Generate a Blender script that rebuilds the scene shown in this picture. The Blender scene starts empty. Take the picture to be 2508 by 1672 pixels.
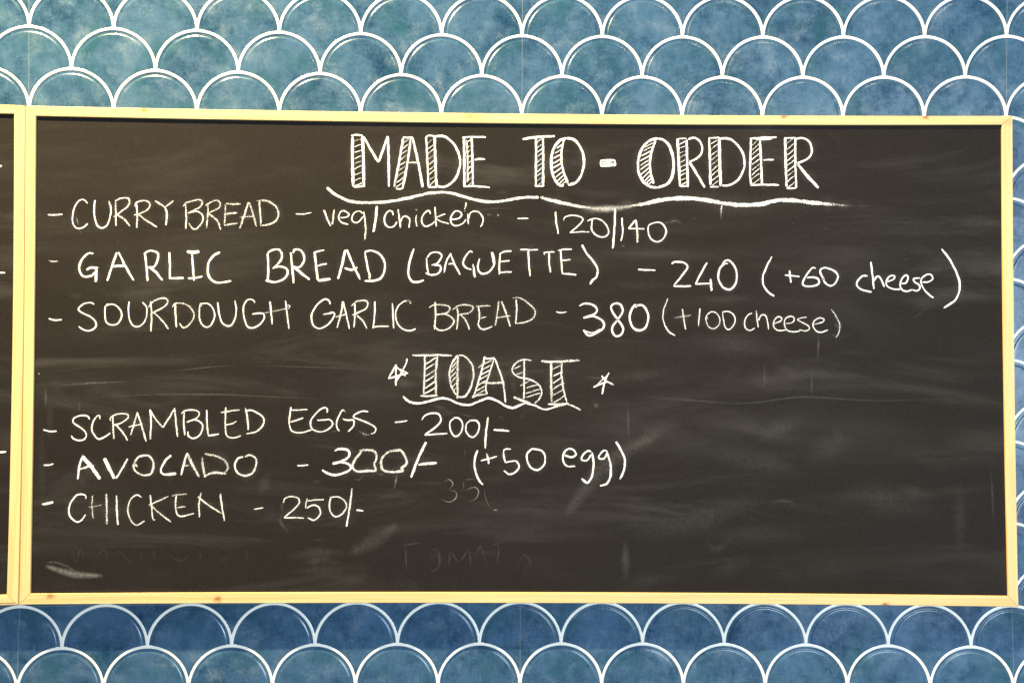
import bpy, math, random
import numpy as np
from mathutils import Matrix, Vector

scene = bpy.context.scene
rng = random.Random(7)
Z0 = 2.0                                   # height of one tile row above the floor of the room

# ------------------------------------------------------------------ camera
F_PX, PW, PH = 2300.0, 2508.0, 1672.0      # focal length in photo pixels, photo size
PITCH, YAW, ROLL = 0.0260, -0.0184, -0.0042
CAM = np.array([0.5672, -1.1661, Z0 - 0.4105])
K1 = 0.0562                                # slight pincushion of the tile setting-out


def rot(a, b, c):
    ca, sa, cb, sb, cc, sc = math.cos(a), math.sin(a), math.cos(b), math.sin(b), math.cos(c), math.sin(c)
    rx = np.array([[1, 0, 0], [0, ca, -sa], [0, sa, ca]])
    ry = np.array([[cb, 0, sb], [0, 1, 0], [-sb, 0, cb]])
    rz = np.array([[cc, -sc, 0], [sc, cc, 0], [0, 0, 1]])
    return rz @ ry @ rx


R = rot(PITCH, YAW, ROLL)                  # world (x, up, forward) -> camera (right, up, forward)


def to_world(v):                           # (x, up, fwd) rows -> blender x, y, z
    return np.stack([v[..., 0], v[..., 2], v[..., 1]], -1)


cam_d = bpy.data.cameras.new('camera')
cam_o = bpy.data.objects.new('camera', cam_d)
scene.collection.objects.link(cam_o)
right, up, fwd = to_world(R[0]), to_world(R[1]), to_world(R[2])
cam_o.matrix_world = Matrix(((right[0], up[0], -fwd[0], CAM[0]), (right[1], up[1], -fwd[1], CAM[1]),
                             (right[2], up[2], -fwd[2], CAM[2]), (0, 0, 0, 1)))
cam_d.sensor_width = 36.0
cam_d.lens = 36.0 * F_PX / PW
cam_d.clip_start, cam_d.clip_end = 0.02, 60
scene.camera = cam_o

# ------------------------------------------------------------------ world, lamps, exposure
world = bpy.data.worlds.new('World')
scene.world = world
world.use_nodes = True
bg = world.node_tree.nodes['Background']
bg.inputs[0].default_value = (0.74, 0.85, 1.0, 1)
bg.inputs[1].default_value = 0.30


def lamp(name, kind, loc, target, power, col, size, angle=None, blend=0.5):
    d = bpy.data.lights.new(name, kind)
    d.energy, d.color = power, col
    if kind == 'AREA':
        d.shape, d.size = 'DISK', size
    else:
        d.shadow_soft_size = size
    if kind == 'SPOT':
        d.spot_size, d.spot_blend = math.radians(angle), blend
    o = bpy.data.objects.new(name, d)
    scene.collection.objects.link(o)
    o.location = loc
    o.rotation_euler = (Vector(target) - Vector(loc)).to_track_quat('-Z', 'Y').to_euler()
    return o


lamp('ceiling_spot_warm', 'SPOT', (-0.30, -0.62, Z0 + 1.15), (0.28, 0, Z0 - 0.64), 640, (1.0, 0.76, 0.37), 0.018, 94, 0.85)
lamp('ceiling_spot_neutral', 'SPOT', (1.35, -0.95, Z0 + 1.10), (0.95, 0, Z0 - 0.40), 32, (1.0, 0.82, 0.62), 0.035, 100, 0.8)
lamp('cool_fill', 'AREA', (2.0, -2.9, Z0 - 0.33), (0.85, 0, Z0 - 0.4), 118, (0.69, 0.87, 1.0), 1.3)  # unseen soft fill added for the cool light, its reflection kept behind the boards

vs = scene.view_settings
vs.view_transform, vs.look = 'Standard', 'None'
vs.exposure, vs.gamma = 0.0, 1.0
vs.use_curve_mapping = False
scene.render.engine = 'CYCLES'
scene.cycles.max_bounces = 6
scene.cycles.transparent_max_bounces = 16

# ------------------------------------------------------------------ node helpers


class NT:
    def __init__(self, name):
        self.m = bpy.data.materials.new(name)
        self.m.use_nodes = True
        self.t = self.m.node_tree
        self.b = self.t.nodes['Principled BSDF']

    def n(self, kind, **kw):
        x = self.t.nodes.new('ShaderNode' + kind)
        for k, v in kw.items():
            setattr(x, k, v)
        return x

    def put(self, sock, val):
        if hasattr(val, 'is_output') or hasattr(val, 'links'):
            self.t.links.new(val, sock)
        else:
            sock.default_value = val

    def math(self, op, a, b=0.0, c=0.0, clamp=False):
        x = self.n('Math', operation=op, use_clamp=clamp)
        self.put(x.inputs[0], a)
        self.put(x.inputs[1], b)
        self.put(x.inputs[2], c)
        return x.outputs[0]

    def noise(self, vec, scale, detail=2.0, rough=0.5, dist=0.0):
        x = self.n('TexNoise')
        self.t.links.new(vec, x.inputs['Vector'])
        x.inputs['Scale'].default_value = scale
        x.inputs['Detail'].default_value = detail
        x.inputs['Roughness'].default_value = rough
        x.inputs['Distortion'].default_value = dist
        return x.outputs['Fac']

    def mapping(self, vec, scale, rotz=0.0, roty=0.0):
        x = self.n('Mapping')
        self.t.links.new(vec, x.inputs['Vector'])
        x.inputs['Scale'].default_value = scale
        x.inputs['Rotation'].default_value = (0, roty, rotz)
        return x.outputs[0]

    def rng(self, val, a, b, c=0.0, d=1.0, smooth=True):
        x = self.n('MapRange')
        x.interpolation_type = 'SMOOTHSTEP' if smooth else 'LINEAR'
        self.put(x.inputs['Value'], val)
        for k, v in (('From Min', a), ('From Max', b), ('To Min', c), ('To Max', d)):
            x.inputs[k].default_value = v
        return x.outputs[0]

    def mix(self, f, a, b):
        x = self.n('Mix', data_type='RGBA')
        self.put(x.inputs[0], f)
        self.put(x.inputs[6], a)
        self.put(x.inputs[7], b)
        return x.outputs[2]

    def obj(self):
        return self.n('TexCoord').outputs['Object']

    def uv(self):
        return self.n('UVMap').outputs[0]

    def bump(self, h, strength, dist):
        x = self.n('Bump')
        x.inputs['Strength'].default_value = strength
        x.inputs['Distance'].default_value = dist
        self.t.links.new(h, x.inputs['Height'])
        self.t.links.new(x.outputs[0], self.b.inputs['Normal'])

    def base(self, c):
        self.put(self.b.inputs['Base Color'], c)

    def rough(self, r):
        self.put(self.b.inputs['Roughness'], r)


def col(r, g, b):
    return (r, g, b, 1.0)


# ------------------------------------------------------------------ materials
def mat_blue_glaze():
    k = NT('blue_glaze')
    uv = k.uv()
    big = k.noise(uv, 11, 4, 0.6)
    mid = k.noise(uv, 48, 8, 0.74, 0.25)
    fine = k.noise(uv, 300, 4, 0.75)
    brush = k.noise(k.mapping(uv, (420, 70, 1)), 1.0, 4, 0.7)
    brush2 = k.noise(k.mapping(uv, (60, 330, 1)), 1.0, 4, 0.7)
    tone = k.math('ADD', k.math('MULTIPLY', big, 0.62), k.math('ADD', k.math('MULTIPLY', mid, 0.55), k.math('MULTIPLY', fine, 0.22)))
    tone = k.math('ADD', tone, k.math('MULTIPLY', k.math('ADD', brush, brush2), 0.16))
    c = k.mix(k.rng(tone, 0.62, 0.98), col(0.003, 0.027, 0.066), col(0.042, 0.099, 0.176))
    green = k.noise(uv, 19, 4, 0.6)
    c = k.mix(k.math('MULTIPLY', k.rng(green, 0.46, 0.68), 0.60), c, col(0.014, 0.066, 0.094))
    cloud = k.math('MULTIPLY', k.rng(k.noise(uv, 24, 9, 0.76, 0.3), 0.50, 0.72), k.rng(fine, 0.32, 0.62, 0.15, 0.72))
    c = k.mix(cloud, c, col(0.145, 0.195, 0.245))
    c = k.mix(k.math('MULTIPLY', k.rng(brush, 0.58, 0.78), 0.30), c, col(0.120, 0.168, 0.232))
    speck = k.rng(k.noise(uv, 620, 2, 0.5), 0.70, 0.76)
    c = k.mix(k.math('MULTIPLY', speck, 0.5), c, col(0.40, 0.42, 0.42))
    sep = k.n('SeparateXYZ')
    k.t.links.new(uv, sep.inputs[0])

    def joint(sock, step, off):
        a = k.math('ADD', sock, off)
        fr = k.math('PINGPONG', a, step / 2)        # 0 on the joints
        return k.math('LESS_THAN', fr, 0.00034)

    jx = joint(sep.outputs[0], 0.6, 0.0)
    jz = joint(sep.outputs[1], 0.3, 0.1)
    j = k.math('MAXIMUM', jx, jz)
    c = k.mix(k.math('MULTIPLY', j, 0.6), c, col(0.20, 0.22, 0.20))
    k.base(c)
    k.rough(k.rng(mid, 0.3, 0.7, 0.18, 0.32))
    k.b.inputs['Specular IOR Level'].default_value = 0.45
    k.bump(k.noise(uv, 120, 3, 0.6), 0.12, 0.0008)
    return k.m


def mat_white_glaze():
    k = NT('white_glaze')
    o = k.obj()
    k.base(k.mix(k.rng(k.noise(o, 30, 4, 0.6), 0.35, 0.7), col(0.76, 0.73, 0.66), col(0.83, 0.81, 0.74)))  # white glaze; the cream tint puts the warm lamp light into its colour
    k.rough(0.22)
    return k.m


def mat_wood(name, knots=()):
    k = NT(name)
    uv = k.uv()
    g1 = k.noise(k.mapping(uv, (5, 260, 1)), 1.0, 4, 0.6, 0.4)
    g2 = k.noise(k.mapping(uv, (22, 1100, 1)), 1.0, 3, 0.6)
    big = k.noise(k.mapping(uv, (9, 40, 1)), 1.0, 2, 0.5)
    t = k.math('ADD', k.math('MULTIPLY', g1, 0.7), k.math('MULTIPLY', g2, 0.3))
    c = k.mix(k.rng(t, 0.36, 0.66), col(0.71, 0.485, 0.228), col(0.60, 0.385, 0.150))
    c = k.mix(k.math('MULTIPLY', k.rng(big, 0.52, 0.72), 0.30), c, col(0.62, 0.40, 0.20))
    sep = k.n('SeparateXYZ')
    k.t.links.new(k.obj(), sep.inputs[0])
    wob = k.math('MULTIPLY', k.math('SUBTRACT', k.noise(k.obj(), 260, 2), 0.5), 0.006)
    for (x, z, r, s) in knots:
        dx = k.math('SUBTRACT', sep.outputs[0], x)
        dz = k.math('SUBTRACT', sep.outputs[2], z)
        d = k.math('ADD', k.math('SQRT', k.math('ADD', k.math('MULTIPLY', k.math('MULTIPLY', dx, dx), 0.45), k.math('MULTIPLY', dz, dz))), wob)
        c = k.mix(k.math('MULTIPLY', k.rng(d, 0.0, r * 1.5, 1.0, 0.0), min(0.95, s * 1.35)), c, col(0.24, 0.085, 0.022))
    k.base(c)
    k.rough(0.52)
    k.b.inputs['Specular IOR Level'].default_value = 0.3
    k.bump(g2, 0.25, 0.0006)
    return k.m


def mat_board():
    k = NT('blackboard_paint')
    o = k.obj()
    fine = k.noise(o, 520, 3, 0.7)
    grain = k.noise(o, 1500, 2, 0.6)
    wipe1 = k.noise(k.mapping(o, (2.2, 1, 13), roty=0.10), 1.0, 5, 0.62, 0.8)
    wipe2 = k.noise(k.mapping(o, (3.0, 1, 16), roty=-0.55), 1.0, 5, 0.65, 0.8)
    haze = k.noise(o, 2.6, 3, 0.55)
    c = k.mix(k.rng(fine, 0.3, 0.7), col(0.0088, 0.0066, 0.0056), col(0.0138, 0.0106, 0.0091))
    dust = k.math('MULTIPLY', k.rng(wipe1, 0.44, 0.78), k.rng(haze, 0.36, 0.66))
    dust = k.math('ADD', k.math('MULTIPLY', dust, 0.046), k.math('MULTIPLY', k.math('MULTIPLY', k.rng(wipe2, 0.48, 0.80), k.rng(haze, 0.64, 0.40)), 0.060))
    dust = k.math('MULTIPLY', dust, k.rng(grain, 0.30, 0.66, 0.25, 1.3))
    dust = k.math('ADD', dust, 0.004)
    c = k.mix(dust, c, col(0.55, 0.52, 0.49))
    k.base(c)
    k.rough(0.78)
    k.b.inputs['Specular IOR Level'].default_value = 0.12
    k.bump(fine, 0.20, 0.0004)
    return k.m


def mat_chalk(soft):
    k = NT('chalk_smear' if soft else 'white_chalk')
    o = k.obj()
    sep = k.n('SeparateXYZ')
    k.t.links.new(k.uv(), sep.inputs[0])
    v = k.math('ABSOLUTE', sep.outputs[1])
    at = k.n('Attribute', attribute_name='dens')
    dens = at.outputs['Fac']
    g = k.noise(o, 950, 3, 0.65)
    g2 = k.noise(o, 240, 3, 0.6)
    if soft:
        prof = k.math('POWER', k.rng(v, 0.0, 1.0, 1.0, 0.0), 1.4)
        a = k.math('MULTIPLY', k.math('MULTIPLY', dens, prof), k.rng(g, 0.28, 0.68, 0.6, 1.25))
        a = k.math('MULTIPLY', a, k.rng(g2, 0.3, 0.65, 0.5, 1.2))
    else:
        e = k.math('MULTIPLY', k.math('POWER', v, 3.0), 0.36)
        t = k.math('ADD', k.math('MULTIPLY', g, 1.15), k.math('MULTIPLY', g2, 0.25))
        t = k.math('ADD', t, k.math('MULTIPLY', dens, 0.455))
        t = k.math('SUBTRACT', t, e)
        a = k.rng(t, 0.79, 1.07)
        a = k.math('MULTIPLY', a, k.math('MULTIPLY', k.math('ADD', k.math('MULTIPLY', dens, 0.6), 0.45), 1.0, clamp=True), clamp=True)
    k.base(col(0.80, 0.785, 0.75))
    k.rough(0.95)
    k.b.inputs['Specular IOR Level'].default_value = 0.05
    k.put(k.b.inputs['Alpha'], a)
    return k.m


# ------------------------------------------------------------------ object helpers
def link(o, parent=None):
    scene.collection.objects.link(o)
    if parent is not None:
        o.parent = parent
    return o


def mesh_obj(name, verts, faces, mat, parent=None, uvs=None, dens=None, smooth=False):
    me = bpy.data.meshes.new(name)
    me.from_pydata([tuple(map(float, v)) for v in verts], [], faces)
    me.validate()
    if uvs is not None:
        lay = me.uv_layers.new(name='UVMap')
        idx = np.empty(len(me.loops), dtype=np.int32)
        me.loops.foreach_get('vertex_index', idx)
        lay.data.foreach_set('uv', np.asarray(uvs, dtype=np.float32)[idx].ravel())
    if dens is not None:
        a = me.attributes.new('dens', 'FLOAT', 'POINT')
        a.data.foreach_set('value', np.asarray(dens, dtype=np.float32))
    if smooth:
        me.polygons.foreach_set('use_smooth', [True] * len(me.polygons))
    me.materials.append(mat)
    me.update()
    return link(bpy.data.objects.new(name, me), parent)


def thing(name, label, cat, loc, group=None):
    o = link(bpy.data.objects.new(name, None))
    o.empty_display_size = 0.05
    o.location = loc
    o['label'], o['category'] = label, cat
    if group:
        o['group'] = group
    return o


def on_plane(px, y):                        # a point of the board's plane, from its measured place
    px = np.atleast_2d(np.asarray(px, dtype=float))
    d = np.stack([(px[:, 0] - PW / 2) / F_PX, -(px[:, 1] - PH / 2) / F_PX, np.ones(len(px))], 1)
    w = to_world(d @ R)
    t = (y - CAM[1]) / w[:, 1]
    return CAM + w * t[:, None]


# ------------------------------------------------------------------ tiled wall
P = 0.1                                     # pitch of the scallops
RAD = P / 2


def warp(xz):                               # the slight drift of the real setting-out
    d = np.stack([xz[:, 0] - CAM[0], xz[:, 1] - CAM[2], np.full(len(xz), -CAM[1])], 1)
    c = d @ R.T
    x, y = c[:, 0] / c[:, 2], c[:, 1] / c[:, 2]
    s = 1 + K1 * np.minimum(x * x + y * y, 0.55)
    v = to_world(np.stack([x * s, y * s, np.ones(len(x))], 1) @ R)
    t = -CAM[1] / v[:, 1]
    w = CAM + v * t[:, None]
    return w[:, [0, 2]]


W0 = 0.0016                                  # each scale has a shallow margin under its arc, then a small rounded step up
DS = [W0, 0.0028, 0.0042, 0.0052, 0.0055, 0.0058, 0.0061, 0.0064, 0.0067, 0.0070, 0.0073, 0.0077, 0.0100]


def face_h(d):
    return 0.00045 + 0.00085 * math.sin(math.pi / 2 * min(1, max(0, (d - 0.0054) / 0.0022)))


NC = 60
NRW = len(DS) + 4
r0, r1 = RAD - W0, RAD + W0
La = RAD * math.sqrt(2)
xa = (r0 * r0 - r1 * r1 + La * La) / (2 * La)
xh = math.sqrt(r0 * r0 - xa * xa)
x_end = (xa + xh) / math.sqrt(2)
cell_xy, cell_h = [], []
for i in range(NC + 1):
    x = -x_end * math.cos(math.pi * i / NC) * 0.9999
    top = math.sqrt(r0 * r0 - x * x)
    low = -RAD + math.sqrt(max(r1 * r1 - (abs(x) - RAD) ** 2, 0))
    low = min(low, top - 1e-6)
    ys = []
    for d in DS:
        t2 = (RAD - d) ** 2 - x * x
        ys.append(max(math.sqrt(t2) if t2 > 0 else -1, low))
    yl = ys[-1]
    ys += [yl + (low - yl) * q for q in (0.2, 0.4, 0.6, 0.8, 1.0)]
    for j, y in enumerate(reversed(ys)):
        y += j * 2e-7
        cell_xy.append((x, y))
        cell_h.append(face_h(RAD - math.hypot(x, y)))
cell_xy, cell_h = np.array(cell_xy), np.array(cell_h)
k_ = NRW + 1
cell_f = [(i * k_ + j, (i + 1) * k_ + j, (i + 1) * k_ + j + 1, i * k_ + j + 1) for i in range(NC) for j in range(NRW)]

AN = 30                                     # moulding: half arc swept with a rounded section
sec = [(2.0, -0.3), (1.95, 0.75), (1.65, 1.12), (0.95, 1.3), (0, 1.35), (-0.95, 1.3), (-1.65, 1.12), (-1.95, 0.75), (-2.0, -0.3)]
arc_xy, arc_h = [], []
for i in range(AN + 1):
    t = math.pi * (1 + 0.02) * i / AN - 0.01 * math.pi
    for (o, h) in sec:
        r = RAD + o / 1000
        arc_xy.append((r * math.cos(t), r * math.sin(t)))
        arc_h.append(h / 1000)
arc_xy, arc_h = np.array(arc_xy), np.array(arc_h)
S = len(sec)
arc_f = [(i * S + j, i * S + j + 1, (i + 1) * S + j + 1, (i + 1) * S + j) for i in range(AN) for j in range(S - 1)]

centres = []
for row in range(-5, 22):
    zc = Z0 - RAD - row * RAD               # arc centres; row 0 has its tops at Z0
    for kx in range(-4, 17):
        if 5 <= row <= 12 and -30 <= kx <= 10:  # wholly behind the boards
            continue
        xc = kx * P + (0.0 if row % 2 == 0 else RAD)
        centres.append((xc, zc))


def tile_field(xy, h, faces, jitter):
    V, U, FF = [], [], []
    n = len(xy)
    for i, (xc, zc) in enumerate(centres):
        p = xy + np.array([xc, zc])
        w = warp(p)
        V.append(np.stack([w[:, 0], -h - jitter * rng.random(), w[:, 1]], 1))
        U.append(p - np.array([0, Z0]))
        FF.extend([tuple(q + i * n for q in f) for f in faces])
    return np.concatenate(V), np.concatenate(U), FF


def to_local(v, o):
    return v - np.array(o.location)


wall = thing('tiled_wall', 'wall of glossy blue fish-scale tiles outlined with raised white arcs, behind the chalkboards', 'wall',
             (0.6, 0, Z0 - 1.12))
wall['kind'] = 'thing'
M_BLUE, M_WHITE = mat_blue_glaze(), mat_white_glaze()
v, u, f = tile_field(cell_xy, cell_h, cell_f, 0.0)
mesh_obj('tile_face', to_local(v, wall), f, M_BLUE, wall, u, smooth=True)
v, u, f = tile_field(arc_xy, arc_h, [tuple(reversed(q)) for q in arc_f], 0.00002)
mesh_obj('scallop_moulding', to_local(v, wall), f, M_WHITE, wall, u, smooth=True)
x0, x1, z0, z1 = -0.46, 1.66, Z0 - 1.12, Z0 + 0.22
bv = [(x, y, z) for y in (0.0002, 0.03) for x, z in ((x0, z0), (x1, z0), (x1, z1), (x0, z1))]
bf = [(0, 1, 2, 3), (7, 6, 5, 4), (0, 4, 5, 1), (1, 5, 6, 2), (2, 6, 7, 3), (3, 7, 4, 0)]
mesh_obj('tile_backing', to_local(np.array(bv), wall), bf, M_WHITE, wall)

# ------------------------------------------------------------------ chalkboards
Y_FRONT, Y_FACE, Y_BACK = -0.0215, -0.0188, -0.0022


def path(pts, n=40):                        # smooth path through measured points
    pts = np.asarray(pts, float)
    s = np.concatenate([[0], np.cumsum(np.hypot(*np.diff(pts, axis=0).T))])
    deg = min(2, len(pts) - 1)
    t = np.linspace(0, s[-1], n)
    cx, cy = np.polyfit(s, pts[:, 0], deg), np.polyfit(s, pts[:, 1], deg)
    q = np.stack([np.polyval(cx, t), np.polyval(cy, t)], 1)
    e0, e1 = pts[0] - q[0], pts[-1] - q[-1]
    w = np.linspace(0, 1, n)[:, None]
    return q + e0 * (1 - w) + e1 * w


def rail(name, outer, inner, parent, mat, u0=0.0):
    O, I = on_plane(path(outer), Y_FRONT), on_plane(path(inner), Y_FRONT)
    n = len(O)
    for A in (O, I):                        # hairline at the mitres
        d = (A[-1] - A[0]) / np.linalg.norm(A[-1] - A[0])
        A[0] += d * 0.00028
        A[-1] -= d * 0.00028
    wd = np.linalg.norm(I[n // 2] - O[n // 2])
    ch = 0.0007
    prof = [(0, Y_BACK), (0, Y_FRONT + ch), (ch / wd * .4, Y_FRONT + ch * .3), (ch / wd, Y_FRONT), (1 - ch / wd, Y_FRONT),
            (1 - ch / wd * .4, Y_FRONT + ch * .3), (1, Y_FRONT + ch), (1, Y_BACK)]
    across = [-.017, 0, .0004, .0008, wd - .0008, wd - .0004, wd, wd + .017]
    V, U = [], []
    L = np.concatenate([[0], np.cumsum(np.linalg.norm(np.diff(O, axis=0), axis=1))])
    for i in range(n):
        for (s, y), a in zip(prof, across):
            p = O[i] + (I[i] - O[i]) * s
            V.append((p[0], y, p[2]))
            U.append((L[i] + u0, a + u0))
    k = len(prof)
    F = [(i * k + j, i * k + (j + 1) % k, (i + 1) * k + (j + 1) % k, (i + 1) * k + j) for i in range(n - 1) for j in range(k)]
    F += [tuple(range(k)), tuple((n - 1) * k + j for j in reversed(range(k)))]
    ctr3 = np.array(V).mean(0)
    # outward winding
    p0, p1, p2 = (np.array(V[q]) for q in F[3][:3])
    if np.cross(p1 - p0, p2 - p0)[1] > 0:
        F = [tuple(reversed(f)) for f in F]
    return mesh_obj(name, to_local(np.array(V), parent), F, mat, parent, U)


def slab(name, quad, parent, mat):          # board sheet behind the rails
    q = on_plane(quad, Y_FACE)
    nx, nz = 24, 12
    V, F = [], []
    for y in (Y_FACE, Y_FACE + 0.005):
        for j in range(nz + 1):
            for i in range(nx + 1):
                a, b = i / nx, j / nz
                p = (q[0] * (1 - a) + q[1] * a) * (1 - b) + (q[3] * (1 - a) + q[2] * a) * b
                V.append((p[0], y, p[2]))
    N = (nx + 1) * (nz + 1)
    for j in range(nz):
        for i in range(nx):
            a = j * (nx + 1) + i
            F.append((a, a + nx + 1, a + nx + 2, a + 1))
            F.append((N + a, N + a + 1, N + a + nx + 2, N + a + nx + 1))
    return mesh_obj(name, to_local(np.array(V), parent), F, mat, parent)


TLo, TRo, BRo, BLo = (62.3, 259), (2480.5, 284), (2495, 1485.5), (46.3, 1480)
TLi, TRi, BRi, BLi = (87, 284), (2454.5, 305.5), (2470, 1459), (73.5, 1453.5)
c0 = on_plane([(1270, 1485)], Y_BACK)[0]
board = thing('chalkboard', 'large chalkboard menu in a pale pine frame headed MADE TO-ORDER, complete in view', 'chalkboard',
              tuple(c0), 'framed chalkboards hung edge to edge')


def knot_at(px, r, s):
    p = on_plane([px], Y_FRONT)[0] - np.array(board.location)
    return (p[0], p[2], r, s)


M_WOOD = mat_wood('pine', [knot_at(p, r, s) for p, r, s in (
    ((353, 270), .0036, .55), ((1150, 284), .0058, .35), ((1172, 289), .0040, .30), ((1920, 286), .0034, .60), ((2268, 287), .0032, .75),
    ((123, 1459), .0040, .55), ((533, 1467), .0036, .80), ((2168, 1480), .0036, .7), ((2472, 300), .005, .2))])
M_WOOD2 = mat_wood('pine_light')
M_BOARD = mat_board()
slab('writing_surface', [(70, 268), (2472, 290), (2486, 1474), (56, 1470)], board, M_BOARD)
rail('frame_rail', [TLo, (840, 273), (1254, 278.5), (1680, 281.7), TRo], [TLi, (840, 298), (1254, 302.5), (1680, 304.5), TRi], board, M_WOOD, 0.0)
rail('frame_rail', [BLo, (840, 1477), (1254, 1476), (1668, 1476.5), BRo], [BLi, (840, 1450.5), (1254, 1450), (1668, 1451), BRi], board, M_WOOD, 1.7)
rail('frame_stile', [TLo, (60.5, 560), (54, 1110), BLo], [TLi, (85.5, 560), (79, 1110), BLi], board, M_WOOD, 3.1)
rail('frame_stile', [TRo, (2482, 560), (2488, 1110), BRo], [TRi, (2456, 560), (2462.5, 1110), BRi], board, M_WOOD, 4.4)

TLo2, TRo2, BRo2, BLo2 = (-2290, 238), (60.3, 258.4), (43.6, 1480.4), (-2310, 1500)
TLi2, TRi2, BRi2, BLi2 = (-2265, 264), (34, 278.6), (16, 1455.5), (-2284, 1474)
c1 = on_plane([(-1100, 1490)], Y_BACK)[0]
board2 = thing('chalkboard', 'second chalkboard cut off by the left edge, its pine frame touching the big menu board', 'chalkboard',
               tuple(c1), 'framed chalkboards hung edge to edge')
slab('writing_surface', [(-2275, 250), (48, 266), (30, 1468), (-2296, 1488)], board2, M_BOARD)
rail('frame_rail', [TLo2, (0, 256.2), TRo2], [TLi2, (0, 278), TRi2], board2, M_WOOD2, 7.0)
rail('frame_rail', [BLo2, (0, 1481.6), BRo2], [BLi2, (0, 1456.6), BRi2], board2, M_WOOD2, 8.7)
rail('frame_stile', [TRo2, (58.3, 560), (52, 1110), BRo2], [TRi2, (32.3, 560), (25.5, 1110), BRi2], board2, M_WOOD2, 10.1)
rail('frame_stile', [TLo2, BLo2], [TLi2, BLi2], board2, M_WOOD2, 11.6)

# ------------------------------------------------------------------ chalk writing
# strokes: "width[@pressure] x y x y ...;" or "h n lx0 ly0 lx1 ly1 rx0 ry0 rx1 ry1 rise width" for hatching between two edges
WIN = {'A': (840, 310, 4), 'B': (1428, 310, 4), 'C': (100, 480, 4), 'D': (688, 480, 4), 'E': (1276, 480, 4), 'F': (1864, 480, 4),
       'G': (100, 980, 4), 'H': (688, 980, 4), 'I': (940, 840, 4), 'J': (1300, 820, 2.0276), 'K': (80, 820, 2.5565),
       'L': (100, 1200, 1.96), 'S': (0, 0, 1)}
TEXT = {}
TEXT['heading'] = '''A
28@.9 95 95 92 250 95 420 100 585; 16 80 90 130 82 195 88; 26 190 90 198 250 202 420 206 592; 18 95 578 120 592 208 580; 22 200 98 275 230 348 352; 20 350 348 395 220 438 92; 26@.8 438 100 447 300 450 592
h 9 108 100 112 585 178 100 190 585 34 10
24@.8 592 110 570 230 540 400 500 592; 14 585 106 630 110 682 102; 24@.8 665 110 640 300 615 450 585 602; 26@.85 680 105 705 210 737 350 782 596; 14@.8 622 357 680 352 742 357; 16 518 610 555 612 592 602
h 9 592 115 515 600 655 108 585 590 40 10
22@.8 815 100 825 320 838 590; 16 808 106 840 90 912 96; 24 898 100 905 330 916 585; 16 832 592 875 595 920 590; 22@.95 905 97 980 95 1050 135 1110 210 1148 330 1132 440 1082 535 990 592 912 580
h 9 828 115 838 588 892 108 906 575 44 10
26@.9 1185 100 1188 300 1190 590; 18@.7 1212 130 1222 350 1220 545; 22@.85 1260 108 1268 300 1272 585; 16 1168 108 1280 102 1402 105; 18 1288 328 1340 318 1392 320; 18@.85 1180 590 1290 584 1440 597
h 9 1205 110 1218 585 1252 105 1265 580 34 9
22 1758 124 1900 104 2075 94; 20 1890 112 1892 250 1888 590; 24@.85 1960 112 1962 350 1960 590; 14 1888 586 1925 582 1962 588
h 10 1898 115 1896 590 1950 112 1950 580 34 9
26@.9 2190 112 2120 142 2060 228 2040 345 2055 470 2095 550 2135 578 2165 575; 24@.95 2190 112 2275 138 2340 235 2362 345 2338 465 2285 545 2205 575; 22@.9 2168 128 2146 210 2140 330 2160 440 2205 558
12 2095 215 2155 172; 12@.8 2075 262 2145 222; 12 2060 312 2140 272; 12@.8 2055 362 2138 318; 12 2055 408 2140 358; 12 2062 458 2146 400; 12@.8 2078 503 2155 440; 12 2098 537 2163 475; 12 2118 562 2176 505; 12@.8 2140 572 2190 535
B
15 170 335 240 328 315 330; 16 175 335 174 385; 16 312 330 320 385; 16 170 388 250 384 318 384
h 5 185 345 190 380 300 345 305 380 8 8
h 3 215 360 250 360 250 342 290 345 8 7
26@.9 735 118 650 140 572 228 540 345 547 455 592 540 660 590 728 598; 26 735 118 800 140 852 205 885 330 878 470 828 560 725 600; 22 712 138 672 245 655 350 662 450 692 562
10@.8 605 205 698 152; 10@.7 590 240 680 195; 10 570 290 662 240; 10 560 338 655 284; 10@.8 558 385 650 325; 10 560 425 650 360; 10 570 470 655 396; 10@.8 585 507 660 430; 10 603 535 666 470; 10 620 556 676 500; 10@.8 640 567 686 530
26@.9 925 125 935 300 948 580; 14 915 124 960 118 1012 118; 24@.85 1015 125 1020 350 1028 598; 16 942 582 980 584 1018 580; 18 1030 125 1090 112 1140 140 1166 200 1160 262 1115 312 1040 346; 22 1040 345 1112 460 1192 598
h 10 938 130 950 580 1005 130 1015 575 26 11
24@.9 1235 115 1242 300 1248 572; 14 1228 112 1340 110; 28@.95 1335 115 1340 350 1348 585; 20 1338 120 1420 118 1492 160 1560 250 1582 350 1570 430 1520 520 1440 572 1360 578; 12 1242 592 1330 590
h 9 1248 130 1260 588 1322 120 1332 580 46 10
20 1645 122 1640 300 1636 480 1650 575; 20@.9 1632 120 1770 110 1898 106; 16@.8 1690 124 1780 128 1850 120; 24@.85 1732 130 1745 350 1752 565; 17 1768 330 1820 326 1870 326; 18@.95 1640 574 1780 570 1922 573
h 9 1652 135 1650 575 1722 130 1738 570 58 11
24@.95 1980 108 1985 350 1995 592; 14 1970 112 2085 112; 22@.9 2080 115 2080 350 2090 604; 14 1992 608 2085 602; 20 2085 122 2140 112 2200 135 2236 190 2236 268 2190 322 2100 360; 28 2105 370 2200 488 2308 602
h 9 1992 125 2003 600 2068 120 2078 590 54 10'''
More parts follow.
